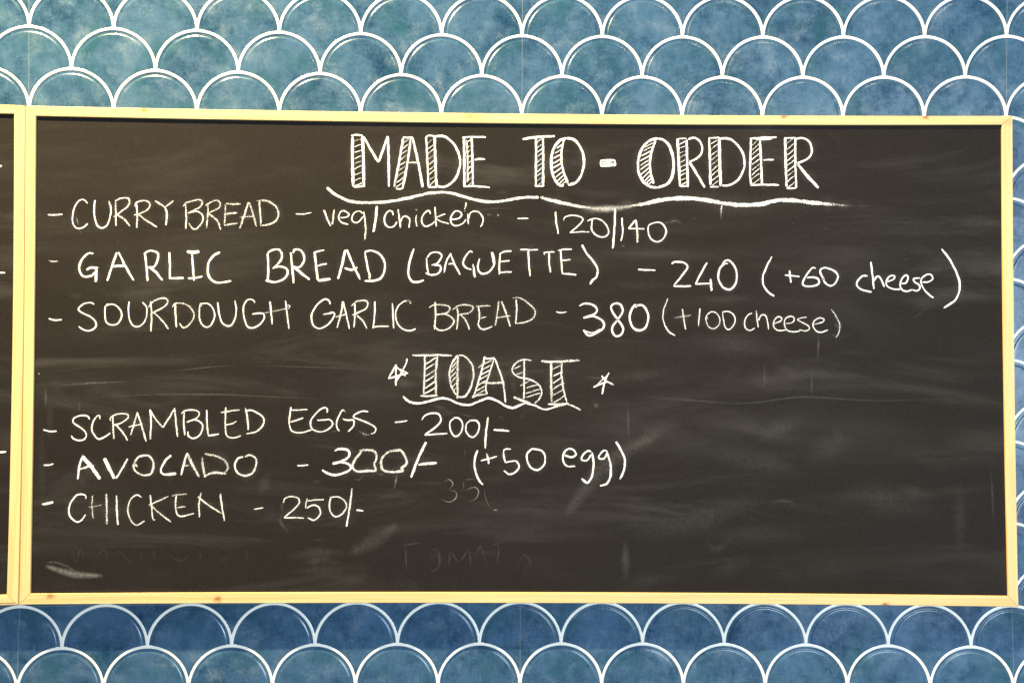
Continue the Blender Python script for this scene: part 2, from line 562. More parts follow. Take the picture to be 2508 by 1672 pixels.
TEXT['underline'] = '''A
30@.78 -160 596 -90 655 0 705 100 738 250 745 450 735 650 698 830 656 1000 644 1100 662 1200 692 1330 725 1450 738 1560 730 1680 708 1780 694 1920 693
E
36@.78 190 14 300 44 450 78 520 93; 32@.78>.18 505 90 600 107 700 119 800 124
32@.12>.7 930 116 1020 108 1100 95 1180 82; 42@.80 1150 88 1250 68 1400 36 1600 22 1800 38 1950 66 2150 88 2352 80 2502 45 2652 42 2802 60 2952 74
34@.8>.5 2935 73 3000 79 3080 85; 24@.55>.08 3060 83 3160 91 3260 97
16@.85>.15 1968 92 1964 140 1959 200'''
TEXT['menu_line'] = []
TEXT['menu_line'].append(('CURRY BREAD', '''C
14@.8 65 184 140 186 215 180
14@.9 460 75 430 42 390 38 340 90 315 170 310 240 330 300 370 318 420 305 460 270
16@.9 530 40 522 130 530 220 555 290 600 312 650 285 682 190 688 150; 18@.7 665 50 685 110 688 175
18@.7 730 50 735 170 735 295; 18@.72 725 52 780 25 850 20 870 60 842 110 790 150 715 205; 18@.7 730 182 800 215 877 297
20@.7 935 60 945 190 940 315; 16@.68 922 105 940 62 1010 45 1065 70 1058 120 1000 160 912 190; 18@.7 955 180 1040 245 1140 305
20@.65 1118 48 1165 75 1215 110; 18@.65 1300 45 1255 80 1210 120; 22@.7 1215 105 1235 180 1225 287
18@.68 1415 62 1425 200 1420 325; 18@.66 1395 102 1430 65 1540 38 1580 60 1555 112 1440 168; 18@.68 1440 168 1530 150 1585 192 1582 250 1532 318 1490 320 1450 265
18@.6 1640 75 1635 180 1622 318; 18@.6 1612 95 1660 62 1730 45 1758 80 1738 122 1640 165; 20@.6 1640 170 1725 240 1765 335
18@.62 1810 80 1805 180 1798 285; 20@.6 1810 75 1880 80 1958 80; 20@.6 1795 182 1850 172 1925 165; 18@.62 1795 287 1860 278 1932 264
22@.58 2035 58 1990 200 1948 318; 20@.58 2042 58 2080 180 2112 302; 14@.55 1945 212 2020 202 2100 205
20@.6 2140 55 2150 180 2158 295; 20@.6 2110 50 2200 45 2290 90 2327 160 2312 230 2260 270 2155 293
D
13@.8 145 174 220 178 300 160
18@.75 420 135 450 215 487 297; 19@.7 522 132 512 210 503 282
14@.8 570 215 640 208 665 180 630 150 590 152 565 200 588 255 660 280
14@.85 800 172 770 148 720 165 695 220 715 257 760 255 805 202; 18@.72 810 152 825 250 830 350 820 435
24@.85 937 98 930 220 905 355
17@.85 1100 190 1092 155 1050 150 1015 210 1020 270 1060 305 1110 295 1138 250
18@.8 1148 130 1160 220 1172 312; 16@.75 1165 268 1190 215 1225 198 1262 235 1253 315
13@.8 1328 185 1322 240 1332 302; 12@.5 1315 130 1338 138
15@.85 1465 178 1450 145 1410 165 1380 220 1390 278 1430 298 1480 275 1505 248
15@.8 1510 105 1515 200 1522 302; 14@.8 1612 175 1570 190 1510 215; 14@.8 1515 222 1580 255 1648 273
14@.9 1665 232 1740 220 1770 180 1742 150 1700 155 1665 210 1672 270 1720 292 1780 270 1815 228
14@.8 1815 60 1808 100 1800 132; 10@.4 1800 135 1800 155
16@.75 1830 170 1838 278; 14@.85 1835 230 1860 165 1910 150 1955 175 1980 220 1975 270 1955 305
9@.6 2125 175 2128 200; 8@.3 2020 180 2060 190
E
11@.85 -35 221 20 220 74 221
17@.8 338 150 345 250 366 372
14@.8 417 242 432 208 490 190 560 198 608 225 580 272 530 318 478 360; 13@.8 478 360 570 352 672 352
15@.85 648 245 700 225 760 225 820 265 858 335 848 380 800 402 730 380 692 320 700 225
20@.85 922 120 918 270 900 515
14@.9 988 212 994 300 996 370 978 442
16@.85 1122 232 1085 280 1053 322; 14@.85 1053 322 1130 320 1212 324; 22@.72 1126 235 1138 340 1142 460
15@.85 1298 262 1252 290 1246 350 1275 420 1335 450 1398 412 1422 350 1400 288 1350 258 1288 266
10@.25 1410 268 1480 248 1540 250 1565 280'''))
TEXT['menu_line'].append(('GARLIC BREAD (BAGUETTE)', '''C
11@.7 75 630 115 640 170 638
20@.95 515 565 470 560 410 612 376 690 392 760 430 790 480 785 515 770; 20@.95 445 725 490 702 562 704; 24@.95 545 715 540 780 540 842; 22@.95 505 775 535 745 545 720
20@.95 745 550 700 680 650 830; 20@.95 760 548 830 690 910 828; 22@.95 703 690 760 685 825 680
20@.95 1018 550 1035 690 1046 835; 20@.95 1025 555 1080 535 1145 560 1142 630 1110 692 1045 700; 22@.95 1062 690 1130 750 1192 826
20@.95 1258 550 1265 690 1262 815; 24@.95 1260 803 1330 806 1402 800
32@.85 1430 546 1490 550 1555 545; 20@.9 1480 560 1490 690 1500 830; 20@.9 1440 808 1510 802 1585 788
21@.95 1755 550 1692 585 1645 652 1635 730 1655 800 1712 845 1790 845 1866 830
20@.95 2222 560 2228 700 2224 840; 20@.9 2222 558 2270 528 2335 528 2362 572 2345 640 2272 712; 20@.9 2275 705 2350 690 2405 712 2417 760 2380 812 2300 842 2200 828
D
22@.9 95 550 110 690 125 855; 22@.85 120 562 135 525 190 532 228 590 215 660 175 698 110 690; 23@.9 125 695 195 752 282 820
23@.9 330 545 345 690 362 825; 20@.8 318 556 370 540 425 530; 20@.75 350 687 400 672 452 665; 26@.85 362 828 430 820 487 813
23@.95 630 525 602 660 560 812; 20@.9 645 525 710 680 778 818; 20@.9 622 706 690 722 750 698
18@.9 822 550 850 700 870 790; 20@.9 820 546 880 535 962 565 1012 640 1017 720 982 800 920 828 818 832; 18@.9 872 750 868 815
19@.95 1303 515 1270 612 1250 710 1255 790 1290 838 1340 842 1402 823
18@.85 1425 605 1432 690 1445 765; 16@.85 1433 605 1470 560 1530 550 1574 580 1560 622 1530 660 1475 678; 18@.85 1500 677 1556 682 1566 720 1530 765 1470 772 1418 754
16@.85 1665 560 1622 640 1598 752; 18@.85 1660 558 1695 655 1757 772; 14@.8 1640 668 1675 662 1710 676
18@.85 1880 552 1850 545 1802 602 1786 660 1812 700 1870 722; 24@.8 1880 665 1890 720 1900 798
18@.9 1945 612 1930 690 1945 745 1985 762 2040 740 2086 680 2085 600 2068 548; 14@.9 2060 550 2075 600 2080 660
18@.85 2150 560 2140 660 2140 770; 18@.85 2138 568 2190 546 2260 538; 14@.85 2138 647 2190 638 2242 632; 18@.85 2136 752 2200 745 2262 742
E
14@.85 -9 525 80 527 168 527; 18@.85 72 535 78 670 90 788
17@.8 218 552 330 548; 14@.7 222 555 235 575; 19@.8 276 555 276 650 290 750
17@.9 388 530 396 650 406 765; 17@.85 362 535 430 522 500 522; 17@.85 396 630 440 628 488 624; 17@.9 406 760 470 764 544 772
21@.9 597 478 642 560 715 648 750 720 740 790 702 825 675 864
15@.9 1148 720 1230 724 1316 727
18@.9 1475 665 1510 645 1590 652 1632 690 1600 750 1552 810 1495 882; 17@.9 1495 883 1580 884 1670 881
17@.9 1822 652 1762 760 1710 858; 18@.9 1708 864 1780 858 1864 858; 22@.8 1857 810 1862 870 1868 932
20@.85 2032 660 1985 668 1945 720 1932 790 1950 855 1990 900 2050 915 2100 862 2115 770 2090 685 2040 632 2000 638 1970 668
F
17@.9 105 592 60 680 20 780 20 860 60 930 130 982
16@.9 232 776 300 780 380 790; 18@.9 278 728 285 790 292 852
18@.9 537 710 500 705 442 780 408 850 430 880 490 885 560 862 562 815 510 795 450 802
18@.9 620 827 605 800 580 745 590 712 640 705 710 730 752 780 730 850 680 880 630 850 600 800
17@.9 1047 785 990 785 940 845 945 885 1000 922 1086 940
18@.9 1075 645 1090 760 1105 912; 19@.9 1105 830 1140 788 1175 812 1207 892
16@.9 1225 842 1290 820 1310 790 1290 778 1250 795 1225 850 1245 890 1300 912 1365 912
16@.9 1372 860 1420 850 1440 800 1420 775 1380 812 1362 870 1385 920 1430 932 1480 918
16@.9 1562 803 1495 810 1505 840 1545 870 1555 905 1525 928 1480 918
16@.9 1580 845 1640 840 1680 810 1665 772 1620 770 1575 807 1570 860 1602 920 1650 970 1692 997
20@.92 1768 518 1840 610 1910 740 1945 850 1937 950 1890 1030 1788 1096'''))
TEXT['menu_line'].append(('SOURDOUGH GARLIC BREAD', '''C
14@.85 75 1200 130 1215 207 1210
16@.85 522 1062 490 1045 420 1055 370 1105 400 1140 490 1185 540 1240 530 1290 470 1320 420 1310 370 1275
15@.85 660 1078 635 1075 628 1150 640 1230 690 1262 750 1250 792 1180 775 1110 720 1065 640 1058
14@.85 865 1033 858 1120 870 1210 900 1265 950 1278 1010 1240 1038 1160 1035 1090 998 1038
18@.75 1075 1030 1085 1160 1078 1327; 16@.7 1055 1092 1080 1050 1160 1005 1225 1003 1242 1040 1200 1090 1090 1145; 16@.75 1105 1140 1180 1210 1252 1302
18@.8 1315 1050 1320 1170 1328 1285; 16@.65 1288 1088 1320 1050 1420 1060 1480 1110 1500 1170 1470 1240 1400 1290 1355 1243
15@.8 1580 1078 1560 1068 1552 1150 1567 1240 1620 1282 1670 1260 1702 1180 1690 1110 1640 1055 1555 1055
16@.85 1732 1040 1745 1140 1770 1230 1820 1272 1870 1260 1905 1190 1914 1110 1902 1023
16@.85 2100 1046 2070 1015 2020 1020 1985 1090 1990 1180 2020 1270 2070 1292 2140 1260 2187 1200 2185 1160 2150 1148 2070 1155
18@.8 2245 1030 2255 1140 2268 1257; 10@.6 2180 1147 2300 1125 2412 1100
D
17@.75 45 1025 60 1150 80 1302; 12@.6 60 1075 86 1072 75 1108
16@.85 482 1062 470 1025 430 1010 370 1050 312 1130 300 1210 330 1280 390 1295 470 1250 522 1172 515 1142 480 1140; 14@.8 412 1160 510 1143
16@.75 605 1030 590 1140 550 1292; 16@.75 608 1030 640 1160 672 1302; 13@.7 530 1187 590 1170 652 1155
16@.75 725 1055 725 1170 715 1287; 16@.7 688 1078 750 1030 830 1025 852 1060 820 1110 700 1165; 16@.7 740 1165 800 1220 844 1297
16@.8 920 1030 918 1160 903 1297; 17@.8 903 1282 980 1275 1057 1275
15@.8 1092 1048 1098 1170 1105 1297
14@.85 1230 1028 1192 1040 1145 1085 1122 1170 1150 1260 1210 1310 1270 1317 1322 1300; 20@.38 1200 1030 1235 1022 1272 1030; 14@.6 1262 1032 1276 1055
17@.7 1510 1035 1515 1160 1505 1307; 16@.62 1450 1092 1510 1065 1610 1070 1657 1100 1620 1145 1510 1165; 16@.7 1510 1160 1620 1160 1692 1210 1682 1260 1620 1308 1550 1312 1493 1268
16@.65 1728 1095 1735 1180 1723 1307; 18@.55 1683 1112 1740 1075 1830 1065 1882 1090 1850 1140 1740 1165; 18@.65 1755 1155 1812 1220 1848 1310
16@.7 1935 1085 1945 1180 1930 1265; 16@.58 1908 1080 1980 1076 2057 1075; 13@.7 1945 1202 2012 1180; 15@.75 1928 1250 1960 1300 2020 1298 2072 1275
18@.62 2135 1028 2120 1150 2100 1272; 20@.6 2160 1030 2200 1130 2250 1287; 13@.55 2108 1192 2180 1182 2252 1172
17@.7 2305 1010 2310 1120 2300 1252; 16@.6 2270 1000 2330 995 2412 1040 2480 1105 2492 1150 2462 1205 2392 1235 2300 1250
E
12@.85 343 1135 395 1142 447 1135
18@.9 568 1076 620 1055 690 1060 742 1100 725 1150 610 1195; 20@.92 610 1190 720 1180 800 1225 812 1280 760 1330 665 1365 610 1310; 12@.85 622 1320 700 1340 780 1302
20@.9 945 1210 890 1120 885 1080 920 1052 970 1060 997 1115 970 1180 902 1270 895 1330 930 1370 980 1357 1002 1300 970 1240 937 1205
21@.9 1128 1095 1120 1068 1080 1120 1065 1200 1092 1280 1150 1315 1210 1297 1245 1220 1240 1140 1190 1072 1120 1072
12@.75 1440 1002 1402 1100 1390 1190 1410 1270; 15@.75 1405 1260 1450 1330 1512 1366
18@.45 1500 1190 1590 1180 1667 1167; 14@.8 1580 1102 1595 1200 1613 1307
13@.75 1755 1098 1745 1190 1738 1277
13@.72 1832 1205 1815 1180 1815 1230 1840 1280 1890 1298 1940 1260 1947 1200 1912 1145 1860 1135 1815 1175
12@.8 1975 1142 1985 1220 2000 1280 2035 1308 2080 1270 2098 1210 2080 1160 2030 1130 1970 1138
15@.75 2265 1145 2220 1170 2190 1230 2200 1290 2240 1315 2292 1293
14@.72 2305 1120 2312 1200 2325 1287; 14@.72 2324 1222 2352 1170 2387 1165 2412 1210 2425 1307
F
14@.75 120 1252 190 1225 200 1192 160 1185 125 1230 125 1280 165 1315 245 1312
14@.72 240 1252 310 1235 325 1195 290 1178 240 1200 228 1260 260 1315 320 1330 382 1320
14@.72 447 1185 385 1195 360 1215 410 1240 465 1275 470 1305 430 1320 373 1310
14@.75 520 1257 600 1235 615 1205 570 1195 520 1225 510 1275 540 1320 590 1333 657 1312
15@.6 688 1108 730 1170 765 1240 772 1300 757 1350 733 1387'''))
TEXT['menu_line'].append(('SCRAMBLED EGGS', '''G
14@.85 25 288 80 302 157 302
16@.85 480 185 455 155 390 148 325 175 318 215 370 255 430 300 445 345 420 385 360 390 320 375 298 345
16@.8 580 187 575 150 545 160 505 230 503 300 540 360 575 378 630 355 682 318
18@.75 705 160 708 250 715 380; 16@.75 685 202 680 175 730 140 800 130 852 140 850 175 800 215 708 247; 16@.75 735 240 800 310 852 394
16@.75 945 112 920 210 880 342; 18@.75 945 118 985 240 1032 402; 15@.7 858 263 920 245 997 232
18@.75 1070 90 1080 220 1070 382; 15@.75 1065 88 1130 190 1197 267; 16@.75 1195 267 1260 165 1316 73; 20@.75 1312 85 1322 200 1340 357
18@.75 1405 110 1400 220 1412 342; 16@.7 1375 132 1420 100 1510 95 1550 125 1530 170 1430 217; 16@.8 1435 207 1510 190 1570 220 1587 270 1550 345 1490 372 1445 345 1443 303
16@.8 1625 93 1628 220 1640 347; 18@.8 1640 347 1690 340 1747 328
16@.8 1812 68 1808 200 1808 290; 16@.8 1806 275 1820 340 1860 365 1910 365 1960 343; 15@.7 1763 121 1850 105 1950 92; 14@.75 1813 241 1880 225 1917 203
18@.75 2005 73 2025 180 2032 292; 18@.75 2003 102 2070 100 2150 140 2187 195 2167 255 2110 305 2013 330
H
16@.8 100 63 85 160 80 240; 15@.8 80 225 100 290 150 315 220 312 302 288; 14@.8 88 98 170 94 262 90; 15@.8 93 213 150 195 222 171
16@.8 455 122 450 80 410 75 342 130 290 210 310 280 380 308 460 285 507 235 480 190 440 190 353 195
15@.8 630 112 605 95 570 150 545 220 550 270 577 302; 16@.8 605 178 650 195 712 195 710 250 658 307
16@.8 857 110 790 108 730 135 713 165 790 195 880 235 927 270 920 310 885 328; 10@.3 890 328 830 335 760 300
14@.75 1116 217 1180 208 1242 199
16@.9 1380 192 1410 150 1480 125 1545 135 1567 190 1530 250 1410 337; 16@.85 1408 339 1500 332 1632 324
16@.85 1702 170 1660 210 1658 280 1690 342 1725 350 1770 300 1777 220 1740 175 1690 172
16@.85 1862 195 1820 230 1813 300 1850 352 1890 356 1932 310 1942 240 1915 200 1845 197
20@.9 2030 163 2010 310 2000 472
18@.85 2083 288 2160 293 2238 300'''))
TEXT['menu_line'].append(('AVOCADO', '''G
18@.9 26 633 75 634 124 619
20@.9 405 552 378 640 362 772; 36@.9 402 548 480 630 582 772; 18@.85 370 677 440 655 520 638; 8@.6 411 520 409 555
34@.9 622 565 662 650 722 765; 20@.85 735 767 790 680 850 570
22@.7 942 652 920 610 960 555 1040 538 1092 580 1102 650 1080 715 1000 732 930 692 908 640 935 590; 16@.6 930 620 945 655
20@.85 1277 535 1220 590 1182 660 1180 705 1215 730; 30@.85 1200 725 1260 724 1327 716
20@.85 1432 512 1402 620 1373 732; 30@.62 1435 515 1480 620 1552 748; 14@.6 1405 640 1452 635
26@.6 1580 555 1590 660 1610 755; 26@.55 1603 525 1700 540 1790 580 1832 650 1800 715; 26@.7 1598 748 1680 710 1815 714
22@.7 1985 552 1930 570 1900 640 1930 710 2000 738 2072 710 2107 640 2105 570 2050 535 1998 552
H
15@.8 157 639 210 637 267 632
24@.88 525 497 570 475 650 485 672 530 620 585 505 622; 22@.88 520 612 600 605 672 630 682 670 620 710 520 730 450 710 402 678
26@.66 800 487 750 550 705 620 712 670 750 695 850 690 925 685 915 630 937 560 920 505 860 485 765 492
28@.66 1060 500 1000 550 980 610 1002 680 1080 700 1190 690 1185 660 1232 620 1220 560 1170 490 1060 500
24@.88 1422 408 1340 580 1275 758
26@.85 1343 630 1420 620 1527 611
20@.88 1925 488 1897 590 1905 690 1940 780 1982 827
18@.82 1958 592 2040 570 2117 549; 20@.82 2013 518 2030 570 2036 622
18@.88 2180 490 2185 550 2200 612; 16@.88 2178 490 2210 475 2257 477; 18@.88 2200 610 2250 595 2310 600 2332 650 2300 700 2240 722 2183 688
I
18@.9 1452 1035 1405 1080 1408 1160 1450 1225 1510 1240 1570 1190 1580 1110 1540 1050 1445 1033
18@.9 1770 1097 1840 1115 1882 1090 1860 1045 1810 1035 1765 1075 1755 1140 1790 1200 1877 1206
17@.9 2032 1065 2000 1055 1950 1095 1938 1140 1990 1147 2032 1088; 20@.9 2040 1068 2055 1170 2045 1280 2015 1350 1985 1365 1938 1323
17@.9 2190 1057 2150 1055 2105 1110 2118 1132 2160 1127 2192 1063; 22@.9 2190 1078 2220 1180 2222 1290 2190 1370 2118 1396
22@.9 2274 963 2330 1060 2362 1150 2350 1250 2313 1332'''))
TEXT['menu_line'].append(('CHICKEN', '''G
24@.9 8 1019 60 1010 122 995
16@.85 440 967 440 935 400 918 350 930 300 990 275 1060 290 1140 350 1188 400 1170 440 1116
18@.5 505 928 502 1050 514 1162; 11@.5 463 1046 540 1035 607 1021; 22@.6 642 913 645 1060 648 1214
19@.8 742 928 745 1080 755 1222
15@.75 987 947 940 925 880 970 852 1060 870 1150 915 1212 960 1215 1017 1178
16@.7 1070 925 1085 1040 1098 1160 1120 1166; 16@.65 1252 938 1150 985 1053 1028; 16@.7 1080 1030 1170 1110 1277 1191
17@.75 1325 930 1320 1030 1325 1090; 16@.75 1322 1080 1345 1125 1400 1132 1502 1104; 19@.5 1281 935 1350 922 1432 915; 16@.65 1330 1050 1370 1045 1417 1040
16@.75 1570 903 1550 1010 1555 1147; 18@.7 1538 944 1650 1030 1772 1107; 17@.72 1758 913 1775 1040 1800 1181
13@.75 2088 1066 2182 1050
H
16@.75 22 1002 40 960 90 942 165 955 177 1010 110 1080 30 1147; 15@.75 28 1149 120 1148 227 1151
15@.75 258 958 245 1010 245 1057; 16@.72 252 985 330 975 422 970; 16@.75 250 1057 310 1025 370 1045 387 1100 360 1150 320 1172 263 1148
16@.75 492 945 475 1020 490 1100 540 1138 600 1110 642 1040 620 980 560 945 478 950
18@.8 697 858 675 1040 642 1237
17@.8 738 1074 807 1081'''))
TEXT['subheading'] = '''I
20@.7 278 119 400 120 530 116 667 122; 20@.68 402 108 400 280 390 505; 26@.62 525 128 510 300 512 507; 18@.7 357 516 440 518 527 512; 22@.5 400 122 530 122
h 6 408 145 400 505 515 135 500 490 52 13
20@.7 725 118 690 160 655 230 643 310 655 400 690 480 735 525; 22@.66 735 115 790 130 852 190 880 290 862 400 822 490 780 525 722 527; 28@.62 725 118 722 300 722 545
11@.7 662 245 718 180; 11@.75 655 290 712 225; 11@.7 650 340 708 280; 11@.75 652 392 708 330; 11@.75 660 440 712 388; 11@.7 674 478 714 432
20@.75 990 128 960 260 902 460 868 537; 18@.75 985 148 1035 152 1087 145; 16@.72 1082 148 1040 280 1000 420 1012 502; 20@.75 1088 150 1150 320 1175 420 1192 582; 24@.66 968 392 1080 390 1182 385; 18@.7 866 532 940 508 1017 495
h 7 972 170 890 520 1070 160 1000 495 40 13
15@.6 920 245 985 190
17@.72 1447 172 1380 160 1300 190 1258 250 1275 300 1330 335 1430 355 1520 410 1547 480 1520 550 1478 590; 26@.66 1272 527 1340 555 1442 592; 18@.68 1376 158 1375 340 1373 547; 11@.65 1260 255 1300 240 1347 219; 11@.65 1290 310 1367 284; 11@.6 1335 417 1432 368; 12@.65 1390 440 1512 404; 12@.68 1388 492 1532 450; 12@.68 1388 532 1532 488
26@.66 1540 180 1700 182 1922 167; 28@.62 1640 183 1640 380 1645 578; 19@.7 1746 180 1740 300 1760 450 1792 578; 20@.7 1608 597 1710 598 1812 588; 24@.5 1640 186 1750 186
h 6 1655 200 1660 585 1738 200 1785 560 46 13'''
TEXT['wavy_line'] = '''I
22@.9 188 520 230 560 300 588 400 580 500 552 580 538 650 555 750 597 850 602 950 562 1030 538 1110 565 1190 612 1260 635 1320 612 1390 588
19@.75 1390 590 1480 610 1580 650 1680 622 1800 593; 19@.72 1790 590 1860 620 1932 654'''
TEXT['star'] = [('left', '''I
17@.9 120 208 118 417; 16@.88 122 212 46 344; 17@.9 44 346 140 320 238 292; 16@.85 116 226 165 272 214 324; 14@.8 112 240 170 262 238 298; 17@.85 230 150 208 222 120 380'''),
                ('right', '''I
18@.85 2053 432 2130 397 2200 375; 18@.85 2205 288 2165 380 2138 502; 18@.8 2135 318 2170 365 2252 409; 12@.8 2070 425 2140 360 2205 300''')]
TEXT['smear'] = '''J
50@.17>.03 165 905 250 790 340 680 440 590 640 490
54@.10 480 580 640 470 760 420; 54@.12 1120 530 1240 460 1360 415; 80@.10 480 1010 760 940 1000 850 1200 780; 70@.08 1350 640 1500 560 1620 500
90@.08 1450 860 1650 790 1850 850 2060 890; 44@.10 1800 740 1900 780 2010 810; 60@.08 1040 660 1200 640 1340 690; 70@.07 820 560 1040 610 1240 600
26@.20 470 1005 470 1100 472 1225; 12@.16 482 330 484 440 486 545; 13@.14 1395 190 1396 305; 14@.12 1430 0 1425 130; 12@.12 1160 140 1162 280
9@.14 360 340 560 338 700 312 900 335 1100 337 1350 308 1700 325 2100 320 2325 347; 8@.10 520 300 800 325 1050 330; 30@.08 400 210 540 205 700 180
44@.08 2130 720 2132 880 2128 1110; 12@.13 2285 640 2300 960; 30@.08 1200 200 1450 195 1700 215; 80@.06 700 60 1000 45 1300 60
24@.09 870 1000 900 1060 970 1040 1000 990; 16@.13 1190 850 1220 825 1300 830 1290 860; 60@.07 830 1000 1100 990 1400 1000; 50@.07 870 1190 1000 1150 1100 1110; 40@.06 1550 540 1500 450
14@.3 310 335 325 352 315 362
K
10@.34 120 322 350 302 620 291; 7@.26 830 232 1150 197 1300 190; 7@.18 1300 190 1700 200 2200 217; 9@.24 300 397 700 375 1150 372 1450 385 1900 402; 14@.20 80 312 84 480; 9@.16 295 400 290 490
12@.9 34 242 44 243; 44@.12 1420 1010 1450 930 1480 860; 16@.16 1560 1120 1562 1060 1590 1015; 30@.06 60 480 58 800 60 1200; 26@.07 110 350 104 700; 60@.06 900 640 1300 660; 40@.07 280 930 340 915
16@.22 2265 960 2285 860
L
20@.55>.04 20 360 80 382 180 405 300 410; 12@.20>.03 24 346 70 346 120 362 170 390; 46@.15>.03 1480 305 1600 240 1720 160; 30@.12 1160 325 1300 302 1490 295; 22@.12 1240 350 1400 325; 24@.08 1180 390 1450 375
7@.20 1750 262 1756 395; 7@.15 1715 268 1840 248; 8@.14 1860 330 1880 285 1910 300 1912 360 1880 388 1855 350; 7@.17 1960 375 1962 285; 7@.17 1962 285 2008 350; 7@.17 2008 350 2058 275; 7@.17 2058 275 2064 375; 7@.14 2080 350 2110 270 2140 360; 7@.15 2190 360 2200 255; 7@.12 2150 270 2240 240; 8@.12 2290 350 2320 310 2350 350 2310 380
6@.09 150 290 170 345 190 285 210 345; 6@.09 250 350 300 285 330 350; 6@.09 370 345 375 290 430 345 435 285; 6@.09 480 285 482 350; 6@.09 540 340 545 280; 6@.08 600 300 670 340 720 300; 6@.09 760 350 770 290; 6@.09 840 340 900 330; 6@.09 985 350 990 280
14@.2 1160 110 1150 150 1190 205; 8@.12 1310 240 1360 238
H
11@.42 1590 800 1650 775 1685 820 1640 880; 11@.42 1640 882 1710 892 1717 950 1650 995 1555 962; 10@.40 1790 780 1790 885; 10@.36 1788 776 1900 770; 11@.42 1790 885 1900 850 1937 900 1900 970 1830 987; 10@.36 1985 835 2010 970 2050 1050 2095 1076; 14@.45 2075 1072 2130 1074
18@.40 1135 715 1125 790 1110 872; 12@.30 715 755 760 780 815 725; 12@.25 490 748 540 745 590 735; 12@.3 920 700 970 730 1040 700; 9@.28 1740 120 1820 150 1915 163; 22@.16 1470 40 1540 65 1640 75; 40@.10 1500 70 1600 115 1760 125; 14@.18 2120 150 2200 185; 9@.16 1805 455 1800 560
10@.35 885 327 830 338 760 298; 8@.3 470 315 540 302 600 305; 30@.09 300 790 400 800
I
60@.16 40 360 180 390 360 410; 40@.10 1250 280 1270 420 1285 520; 16@.28 2070 590 2095 615 2080 632; 12@.3 1960 330 2060 340 2200 345; 44@.10 1330 700 1380 740
E
40@.42 560 100 680 122 800 126 950 120 1110 100; 26@.55 640 118 760 126 900 122 1060 105; 50@.20 560 125 700 140 850 135; 44@.16 900 100 1050 75 1150 60
14@.4 1962 180 1960 240; 9@.22 1660 225 1700 220 1750 240; 9@.2 1680 290 1690 260; 9@.5 985 495 1020 485; 50@.08 1740 960 1860 1010 2050 1010 2300 985; 9@.18 80 505 110 480 150 480
60@.06 650 560 1000 580 1600 560; 60@.05 760 860 1200 880 1600 870
F
18@.35 700 85 800 96 900 102; 20@.10 880 100 1100 95; 8@.14 580 330 690 312; 12@.12 440 160 455 140; 10@.14 300 260 325 270; 24@.22 700 1240 760 1290 740 1330; 16@.3 690 1358 740 1365; 8@.13 1440 1250 1560 1150 1680 1060; 8@.12 1730 980 1800 965 1880 985; 18@.12 560 1340 565 1568; 9@.10 900 200 1150 190; 8@.10 1340 630 1500 610
C
10@.45 345 200 358 245 372 290; 10@.3 372 320 405 372; 40@.07 560 970 900 960 1500 890; 10@.12 750 500 760 440 800 420; 40@.06 260 980 420 975
A
14@.15 1300 820 1500 800 1700 805; 30@.10 1480 640 1640 650'''
LEFT = '''S
4@.9 -8 408 5 406; 4@.85 -10 667 13 668; 5@.9 -12 1108 15 1106; 4@.5 -10 405 4 409'''

M_CHALK, M_SMEAR = mat_chalk(False), mat_chalk(True)


def catmull(p, step):
    p = np.asarray(p, float)
    if len(p) == 2:
        n = max(2, int(np.hypot(*(p[1] - p[0])) / step))
        return p[0] + (p[1] - p[0]) * np.linspace(0, 1, n + 1)[:, None]
    q = np.vstack([2 * p[0] - p[1], p, 2 * p[-1] - p[-2]])
    out = []
    for i in range(1, len(q) - 2):
        a, b, c, d = q[i - 1:i + 3]
        n = max(2, int(np.hypot(*(c - b)) / step))
        t = (np.arange(n) / n)[:, None]
        out.append(0.5 * (2 * b + (c - a) * t + (2 * a - 5 * b + 4 * c - d) * t ** 2 + (3 * b - a - 3 * c + d) * t ** 3))
    out.append(q[-2:-1])
    return np.vstack(out)


def parse(txt):
    out, win = [], None
    for chunk in txt.replace('\n', ';').split(';'):
        w = chunk.split()
        if not w:
            continue
        if w[0] in WIN:
            win = WIN[w[0]]
            continue
        ox, oy, s = win
        if w[0] == 'h':
            n = int(w[1])
            v = [float(q) for q in w[2:]]
            l0, l1, r0, r1 = (np.array(v[i:i + 2]) for i in (0, 2, 4, 6))
            for i in range(n):
                tl = (i + 0.95 + rng.uniform(-.14, .14)) / n
                tr = (i + 0.95 + rng.uniform(-.14, .14)) / n
                a = l0 + (l1 - l0) * min(1, tl)
                b = r0 + (r1 - r0) * min(1, tr)
                b = b - np.array([0, v[8]])
                if b[1] < r0[1]:
                    k = (r0[1] - a[1]) / (b[1] - a[1] + 1e-9)
                    b = a + (b - a) * max(0.25, min(1, k))
                m = (a + b) / 2 + np.array([rng.uniform(-4, 4), rng.uniform(-4, 4)])
                out.append((v[9] / s, (rng.uniform(.62, .9), rng.uniform(.5, .8)), np.array([a, m, b]) / s + [ox, oy], s))
            continue
        wd, _, pr = w[0].partition('@')
        pts = np.array([float(q) for q in w[1:]]).reshape(-1, 2)
        pa, _, pb = pr.partition('>')
        pa = float(pa or 1.0)
        out.append((float(wd) / s, (pa, float(pb or pa)), pts / s + [ox, oy], s))
    return out


layer = [0]


